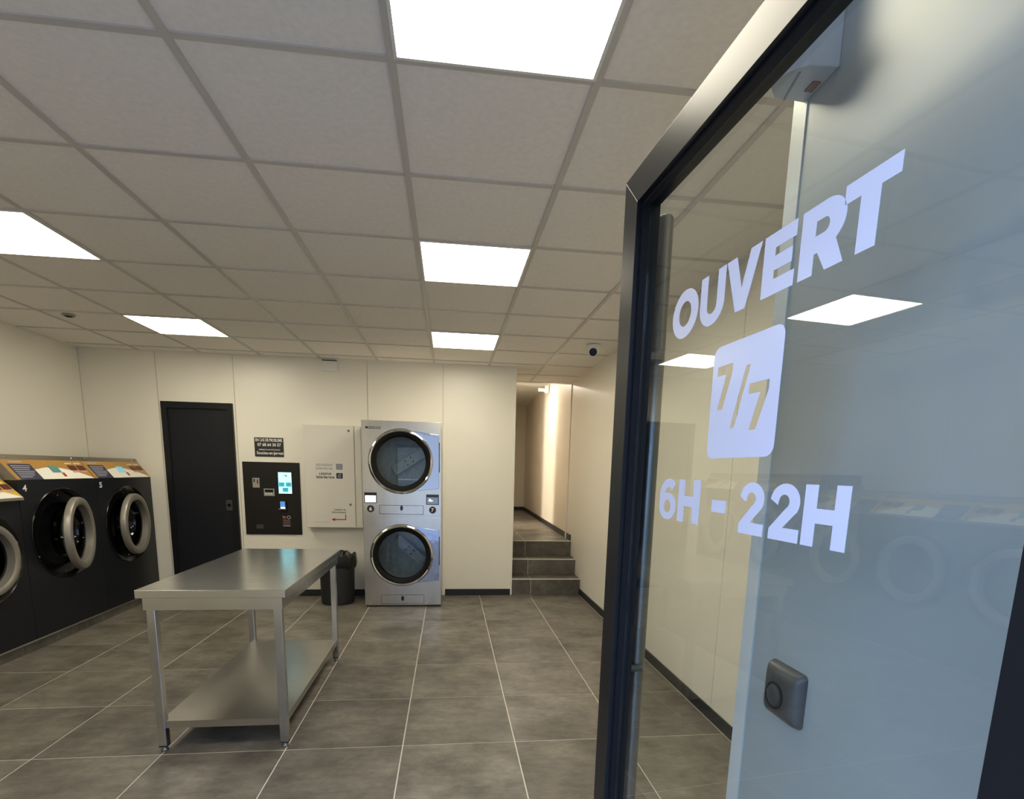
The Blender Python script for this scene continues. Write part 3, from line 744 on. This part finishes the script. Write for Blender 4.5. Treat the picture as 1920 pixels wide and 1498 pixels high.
# ------------------------------------------------------------------ waste bin with a liner
bx, by = -1.200, 5.84
t = thing('waste_bin', 'round black waste bin with a bin bag between table and dryers', 'waste bin', (bx, by, 0))
fc = lambda a, b, h: (bx + a, by + b, h)
obj('bucket', lathe([(0, .001), (.165, .001), (.170, .008), (.172, .03), (.186, .50), (.186, .51), (.180, .51), (.168, .02), (0, .015)], fc, 40), 'bin_black', t, smooth=True)
bm = lathe([(.180, .40), (.190, .395), (.200, .405), (.205, .44), (.200, .49), (.197, .525), (.185, .535), (.17, .525), (.15, .45), (.12, .40), (0, .39)], fc, 64)
for v in bm.verts:
    a = math.atan2(v.co.y - by, v.co.x - bx)
    k = 1 + .028 * math.sin(11 * a + 9 * v.co.z) + .018 * math.sin(23 * a)
    v.co.x = bx + (v.co.x - bx) * k; v.co.y = by + (v.co.y - by) * k
    v.co.z += .016 * math.sin(5 * a + 1) + .008 * math.sin(13 * a)
obj('bin_bag', bm, 'bag_black', t, smooth=True)

# ------------------------------------------------------------------ small fittings
t = thing('dome_camera', 'white ceiling camera with a black lens near the right wall', 'camera', (1.30, 4.95, CEIL))
obj('base', lathe([(0, 0), (.062, 0), (.060, -.016), (.050, -.050), (.044, -.062), (0, -.066)], lambda a, b, h: (1.30 + a, 4.95 + b, CEIL - .004 + h), 32), 'frame_white', t, smooth=True)
cd = Vector((-.28, -.90, -.42)).normalized(); cu_ = cd.cross(Vector((0, 0, 1))).normalized(); cv_ = cu_.cross(cd)
cc = Vector((1.288, 4.932, CEIL - .058))
fc_ = lambda a, b, h: tuple(cc + cu_ * a + cv_ * b + cd * h)
ey = obj('eyeball', lathe([(0, -.04), (.03, -.03), (.043, 0), (.044, .018), (.040, .030), (.034, .032)], fc_, 32), 'frame_white', t, smooth=True)
obj('lens_window', lathe([(.035, .0318), (.034, .035), (0, .036)], fc_, 28), 'lens_black', ey, smooth=True)
t = thing('corner_detector', 'small white box detector under the ceiling on the back wall', 'detector', (-1.27, YB, 2.52))
obj('housing', prism(rrect(-1.355, -1.188, 2.462, 2.568, .008, 4), fb(YB), .030), 'frame_white', t, bevel=.003)
obj('shade_triangle', prism([(-1.340, 2.475), (-1.340, 2.556), (-1.255, 2.556)], fb(YB - .03), .002), 'trim_white', t)  # diagonal shade on the box, drawn as a triangle of warmer white
obj('top_gap_dark', prism(rect(-1.350, -1.196, 2.570, 2.578), fb(YB), .022), 'black_matt', t)  # dark of the gap above the box, drawn as a black bar
t = thing('smoke_detector', 'small dark flush detector in the ceiling by the left wall', 'detector', (-3.0, 4.86, CEIL))
obj('ring', lathe([(0, -.001), (.045, -.001), (.045, -.008), (.036, -.014), (.03, -.010)], lambda a, b, h: (-3.0 + a, 4.86 + b, CEIL + h), 28), 'device_grey', t, smooth=True)
obj('grille', lathe([(.030, -.011), (.018, -.018), (0, -.019)], lambda a, b, h: (-3.0 + a, 4.86 + b, CEIL + h), 24), 'black_matt', t, smooth=True)
t = thing('corridor_camera', 'small white camera on an arm under the corridor ceiling beyond the stairs', 'camera', (1.59, 8.9, 2.78))
obj('bracket', box(1.545, 1.605, 8.86, 8.94, 2.73, 2.84), 'frame_white', t, bevel=.006)
obj('barrel', lathe([(0, 0), (.028, 0), (.028, .11), (0, .11)], lambda a, b, h: (1.55 - h, 8.90 + a, 2.775 + b), 20), 'frame_white', t, smooth=True)
t = thing('streak_lamp', 'tall unseen lamp added to throw the bright streak on the corridor wall', 'lamp', (-.95, 8.72, 1.75))  # unseen helper lamp, added to brighten an upright band of the corridor wall
obj('lamp_body', box(-1.09, -1.03, 8.40, 9.04, .80, 2.70), 'frame_white', t)
mat('streak_glow', (1, .95, .85), .5, emit=11.0, ecol=(1.0, .93, .80))
obj('diffuser', box(-1.03, -1.01, 8.42, 9.02, .82, 2.68), 'streak_glow', t)
# warm ceiling lamp in the corridor, out of view above the stairs end
t = thing('corridor_lamp', 'warm round ceiling lamp in the corridor beyond the stairs', 'ceiling light', (1.12, 8.5, 2.90))
mat('lamp_warm', (1, .9, .7), .5, emit=55.0, ecol=(1.0, .93, .80))
obj('lamp_ring', lathe([(.15, 0), (.16, -.03), (.145, -.035), (.14, -.005)], lambda a, b, h: (1.12 + a, 8.5 + b, 2.90 + h), 32), 'frame_white', t, smooth=True)
obj('diffuser', lathe([(0, -.034), (.14, -.030), (.14, -.02), (0, -.02)], lambda a, b, h: (1.12 + a, 8.5 + b, 2.90 + h), 28), 'lamp_warm', t, smooth=True)
